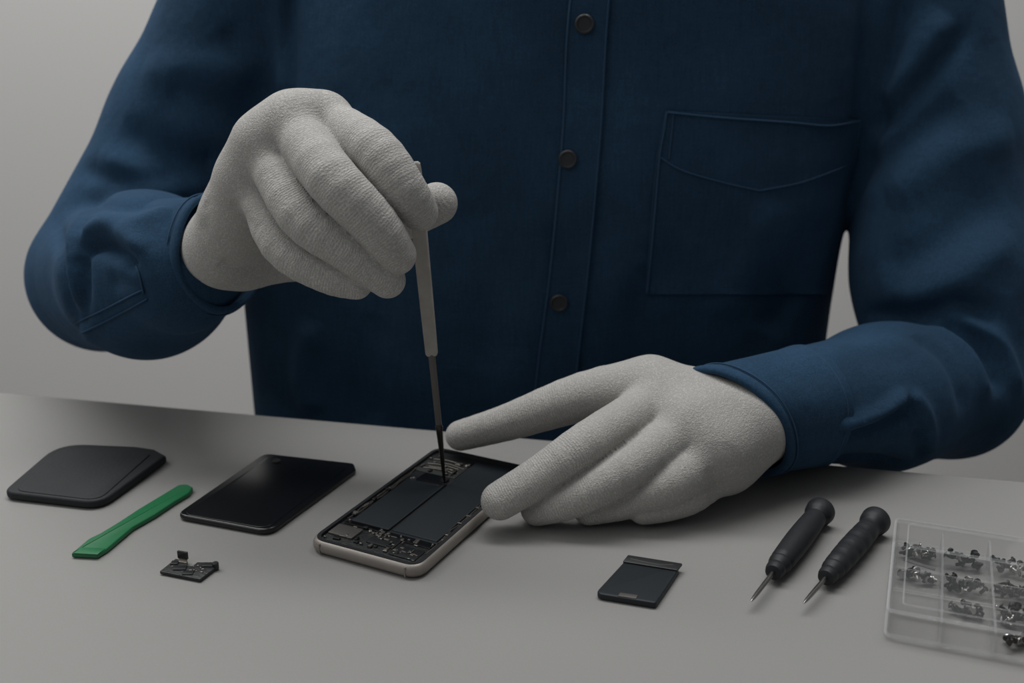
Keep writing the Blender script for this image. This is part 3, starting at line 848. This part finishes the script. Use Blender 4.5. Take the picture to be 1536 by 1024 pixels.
# ------------------------------------------------------------------ tool held upright
tip = G(667, 725, .0086)
top = P(619, 243, .652)
tip = np.array(tip)
d = top - tip; Ltool = np.linalg.norm(d)
root = empty('precision_driver', tuple(tip))
Mx, _ = bar_M((0, 0, 0), d)
yq = lambda py: 0
def along(py):     # fraction of the tool length seen at picture height py
    lo, hi = 0., 1.
    for _ in range(40):
        m_ = (lo + hi) / 2; p = tip + d * m_; v = p - CAM
        cx = v[1] * CP - v[2] * SP; cy = v[1] * SP + v[2] * CP
        yy = 512 - F * cy / cx
        if yy > py: lo = m_
        else: hi = m_
    return lo * Ltool
za, zb, zc, zd = along(645), along(533), along(345), Ltool
MB().lathe([(.00045, 0), (.0009, .004), (.0014, za * .5), (.0021, za), (.0024, za + .002), (.0019, za + .004)], Mx, 20).build('tip_blade', M['darksteel'], root)
MB().lathe([(.0019, za + .003), (.0022, zb), (.0022, zb + .004)], Mx, 20).build('shaft', M['shield'], root)
# slim flat-sided grip: narrow oblong section
mb = MB(); sec = rr(.0040, .0026, .0009, 3); prof = [(zb, .70), (zb + .0015, .92), (zb + .02, .98), (zc, 1.12), (zd - .006, 1.15), (zd - .001, 1.05), (zd, .8)]
V = []; n = len(sec)
for z_, k_ in prof: V += [Mx @ Vector((x * k_, y * k_, z_)) for x, y in sec]
Fc = [tuple(range(n))[::-1], tuple(range((len(prof) - 1) * n, len(prof) * n))]
for k in range(len(prof) - 1):
    for i in range(n):
        j = (i + 1) % n; Fc.append((k * n + i, k * n + j, (k + 1) * n + j, (k + 1) * n + i))
mb.add(V, Fc).build('handle', M['greyhandle'], root, sharp=40)
tag(root, 'slim grey-handled precision tool held upright with its tip on the phone', 'screwdriver')

# ------------------------------------------------------------------ two black screwdrivers
def screwdriver(endpx, neckpx, tippx, label, ribs):
    r0 = .0088
    e = G(*endpx, .0088); k = G(*neckpx, .0075); t = G(*tippx, .0012)
    ax = (k - e); ax = ax / np.linalg.norm(ax)
    t2 = k + ax * np.linalg.norm(t - k)
    root = empty('precision_screwdriver', (k[0], k[1], TZ))
    o = np.array([k[0], k[1], TZ])
    Mx, Lh = bar_M(Vector(k - o), Vector(e - o))
    prof = [(.0030, -.001), (.0044, -.0005), (.0052, .002), (.0054, .0045), (.0046, .0055), (.0052, .007), (.0062, .009), (.0064, .0105), (.0056, .012)]
    m0, m1 = .014, Lh - .011
    for i in range(25):
        tt = i / 24; z_ = m0 + (m1 - m0) * tt
        r = .0066 + .0007 * math.sin(math.pi * tt)
        if ribs and i % 5 == 3: r -= .0007
        prof.append((r, z_))
    prof += [(.0062, Lh - .0095), (.0064, Lh - .0085), (.0076, Lh - .0070), (.0082, Lh - .0050), (.0087, Lh - .0005), (.0085, Lh + .0008), (.0076, Lh + .0014), (.0004, Lh + .0016)]
    MB().lathe(prof[:-8], Mx, 36).build('grip', M['rubber'], root, sharp=50)
    MB().lathe([(.0050, m1 + .0001)] + prof[-8:], Mx, 36).build('spinning_cap', M['rubber'], root, sharp=50)
    Ms, Ls = bar_M(Vector(t2 - o), Vector(k - o))
    Ls = float(np.linalg.norm(t2 - k))
    MB().lathe([(.0002, 0), (.0006, .0010), (.0010, .004), (.0012, .009), (.0013, Ls * .6), (.0013, Ls + .004)], Ms, 18).build('shaft', M['steel'], root, sharp=50)
    tag(root, label, 'screwdriver', 'small black precision screwdrivers on the table')
screwdriver((1231, 766), (1160, 858), (1119, 913), 'small black screwdriver nearer the gloved hand, with a smooth grip', False)
screwdriver((1314, 780), (1239, 866), (1196, 915), 'small black screwdriver nearer the clear box, with a banded grip', True)

# ------------------------------------------------------------------ clear organiser box
BH = .0165
nl = G(1329, 958)[:2]; fl = G(1381, 826)[:2]; nr = G(1536, 997)[:2]
ux = (nr - nl) / np.linalg.norm(nr - nl); uy = np.array([-ux[1], ux[0]])
D_ = float((fl - nl) @ uy); Wb = .148
print('box', nl, fl, nr, 'depth', D_, 'skew', float((fl - nl) @ ux), 'yaw', math.degrees(math.atan2(ux[1], ux[0])))
yaw = math.atan2(ux[1], ux[0])
root = empty('clear_organiser_box', (*nl, TZ), yaw)
t = .0013
MB().box(0, Wb, 0, D_, .0003, .0015).build('tray_floor', M['clear'], root, smooth=False)
for nm_, a in (('near', (0, Wb, 0, t)), ('far', (0, Wb, D_ - t, D_)), ('left', (0, t, t, D_ - t)), ('right', (Wb - t, Wb, t, D_ - t))):
    MB().box(*a, .0015, BH - .001).build('side_wall', M['clear'], root, smooth=False)
NC, NR = 6, 4; cw = Wb / NC; rd = D_ / NR
for i in range(1, NC): MB().box(cw * i - .0006, cw * i + .0006, t, D_ - t, .0015, BH - .0025).build('divider', M['clearrim'], root, smooth=False)
for j in range(1, NR): MB().box(t, Wb - t, rd * j - .0006, rd * j + .0006, .0015, BH - .0025).build('divider', M['clearrim'], root, smooth=False)
def frame_tube(z, x0, x1, y0, y1, r, name, m):
    p = fillet([(x0, y0), (x1, y0), (x1, y1), (x0, y1)], .003, 5)
    MB().tube([(a, b, z) for a, b in p], r, 8, closed=True).build(name, m, root, sharp=None)
frame_tube(.0030, -.0008, Wb + .0008, -.0008, D_ + .0008, .0011, 'base_rim', M['clearrim'])
lid = MB().slab(fillet([(-.001, -.001), (Wb + .001, -.001), (Wb + .001, D_ + .001), (-.001, D_ + .001)], .003, 5), BH, BH + .0012, .0004, 2).build('lid', M['clear'], root)
p = fillet([(-.001, -.001), (Wb + .001, -.001), (Wb + .001, D_ + .001), (-.001, D_ + .001)], .003, 5)
MB().tube([(a, b, BH + .0005) for a, b in p], .0010, 8, closed=True).build('lid_rim', M['clearrim'], lid, sharp=None)
p = fillet([(.006, .006), (Wb - .006, .006), (Wb - .006, D_ - .004), (.006, D_ - .004)], .002, 4)
MB().tube([(a, b, BH + .0014) for a, b in p], .0005, 8, closed=True).build('lid_rim', M['clearrim'], lid, sharp=None)
MB().tube([(.006, rd * 2.75, BH + .0014), (Wb - .006, rd * 2.75, BH + .0014)], .0008, 8).build('lid_rib', M['clearrim'], lid)
tag(root, 'clear plastic compartment box with lid, holding screws, at the right edge', 'storage box')
Rz = Matrix.Rotation(yaw, 4, 'Z'); T0 = Matrix.Translation((nl[0], nl[1], TZ))
def screw_proto(name, m, head, length, r):
    prof = [(.0002, 0), (r * .5, length * .05)]
    nth = 7
    for i in range(nth):
        z_ = length * (.1 + .62 * i / nth); prof += [(r, z_), (r * .72, z_ + length * .04)]
    prof += [(r * .8, length * .8), (head, length * .84), (head, length * .92), (head * .7, length), (head * .3, length * .97), (.0002, length * .95)]
    mb = MB(); mb.lathe(prof, None, 12)
    me = mesh(name, mb.V, mb.F, True, 50); me.materials.append(m); return me
protos = [screw_proto('screw', M['screw'], .0019, .0048, .0010), screw_proto('screw', M['screw'], .0016, .0062, .0009),
          screw_proto('screw', M['screwbright'], .0021, .0042, .0011), screw_proto('screw', M['darksteel'], .0017, .0052, .0010)]
names_col = ['left', 'second', 'third', 'fourth']; names_row = ['front', 'second', 'third', 'rear']
def cell_screws(ci, rj, n, xr, yr, layers, label):
    k = 0
    for i in range(n):
        me = protos[rng.choice([0, 0, 1, 3, 2])]
        o = bpy.data.objects.new('screw', me); C.objects.link(o)
        x = cw * ci + .0035 + (cw - .007) * (xr[0] + (xr[1] - xr[0]) * (i + .5) / n)
        x = min(max(x + rng.normal(0, .0007), cw * ci + .0035), cw * (ci + 1) - .0035)
        y = rd * rj + .0035 + (rd - .007) * rng.uniform(*yr)
        z_ = .0015 + .0017 + rng.integers(0, layers) * .0021
        tilt = rng.uniform(1.1, 1.57); yaw2 = rng.uniform(0, 6.28)
        o.matrix_world = T0 @ Rz @ Matrix.Translation((x, y, z_)) @ Matrix.Rotation(yaw2, 4, 'Z') @ Matrix.Rotation(tilt, 4, 'X') @ Matrix.Translation((0, 0, -.0024))
        tag(o, label, 'screw', label.replace('tiny screw ', 'tiny screws '))
cell_screws(0, 3, 20, (.05, 1), (.35, .8), 3, 'tiny screw in the rear left compartment of the clear box')
cell_screws(1, 3, 18, (0, 1), (.35, .8), 3, 'tiny screw in the rear row, second compartment from the left')
cell_screws(2, 3, 18, (0, 1), (.3, .8), 3, 'tiny screw in the rear row, third compartment from the left')
cell_screws(0, 2, 17, (.05, 1), (.3, .75), 2, 'tiny screw in the left compartment just before the rear row')
cell_screws(1, 2, 20, (0, 1), (.1, .5), 3, 'tiny screw in the second compartment just before the rear row')
cell_screws(2, 2, 22, (0, 1), (.1, .8), 3, 'tiny screw in the third compartment just before the rear row')
cell_screws(1, 1, 14, (.2, .95), (.2, .8), 2, 'tiny screw in the second compartment of the second row from the front')
cell_screws(2, 1, 26, (0, 1), (0, 1), 3, 'tiny screw in the third compartment of the second row from the front')
cell_screws(2, 0, 22, (.1, 1), (.3, 1), 2, 'tiny screw in the front row, third compartment from the left')
# dark paper slip in a compartment
a = MB().slab([(-.0085, .0005), (.0080, -.0030), (.0085, -.0015), (-.0082, .0032)], 0, .0003, .0001, 1).build('paper_slip', M['blackplastic'])
a.matrix_world = T0 @ Rz @ Matrix.Translation((cw * .55, rd * 2.86, .0066)) @ Matrix.Rotation(.35, 4, 'X')
tag(a, 'thin dark slip lying on the screws in a left compartment of the clear box', 'slip')

# ------------------------------------------------------------------ LIGHT
def area(name, loc, tgt, size, size_y, power, col=(1, 1, 1)):
    l = bpy.data.lights.new(name, 'AREA'); l.shape = 'RECTANGLE'; l.size = size; l.size_y = size_y; l.energy = power; l.color = col
    o = bpy.data.objects.new(name, l); C.objects.link(o); o.location = loc
    o.rotation_euler = (Vector(tgt) - Vector(loc)).to_track_quat('-Z', 'Y').to_euler(); return o
area('softbox_light', (-1.3, -.2, 2.1), (0, .75, .8), 1.1, 1.1, 4.5, (1, .995, .985))
area('ceiling_light', (-.2, .95, 2.6), (0, .8, 0), 1.9, 1.1, 10.8, (1, 1, 1))
area('wall_light', (-.75, 1.2, 2.65), (-.6, 2.1, 1.0), 3.4, .5, 52, (1, .995, .985))
w = bpy.data.worlds.new('world'); bpy.context.scene.world = w; w.use_nodes = True
w.node_tree.nodes['Background'].inputs[0].default_value = (.95, .97, 1, 1); w.node_tree.nodes['Background'].inputs[1].default_value = .15

# ------------------------------------------------------------------ CAMERA
cd = bpy.data.cameras.new('camera'); cam = bpy.data.objects.new('camera', cd); C.objects.link(cam)
cam.location = tuple(CAM); cam.rotation_euler = (math.pi / 2 - PITCH, 0, 0)
cd.sensor_width = 36; cd.lens = F / 1536 * 36; cd.clip_start = .02
cd.dof.use_dof = True; cd.dof.focus_distance = .64; cd.dof.aperture_fstop = 7.0
sc = bpy.context.scene; sc.camera = cam
sc.view_settings.view_transform = 'Standard'; sc.view_settings.look = 'None'
sc.view_settings.exposure = 0; sc.view_settings.gamma = 1; sc.view_settings.use_curve_mapping = False

sc.cycles.transparent_max_bounces = 48
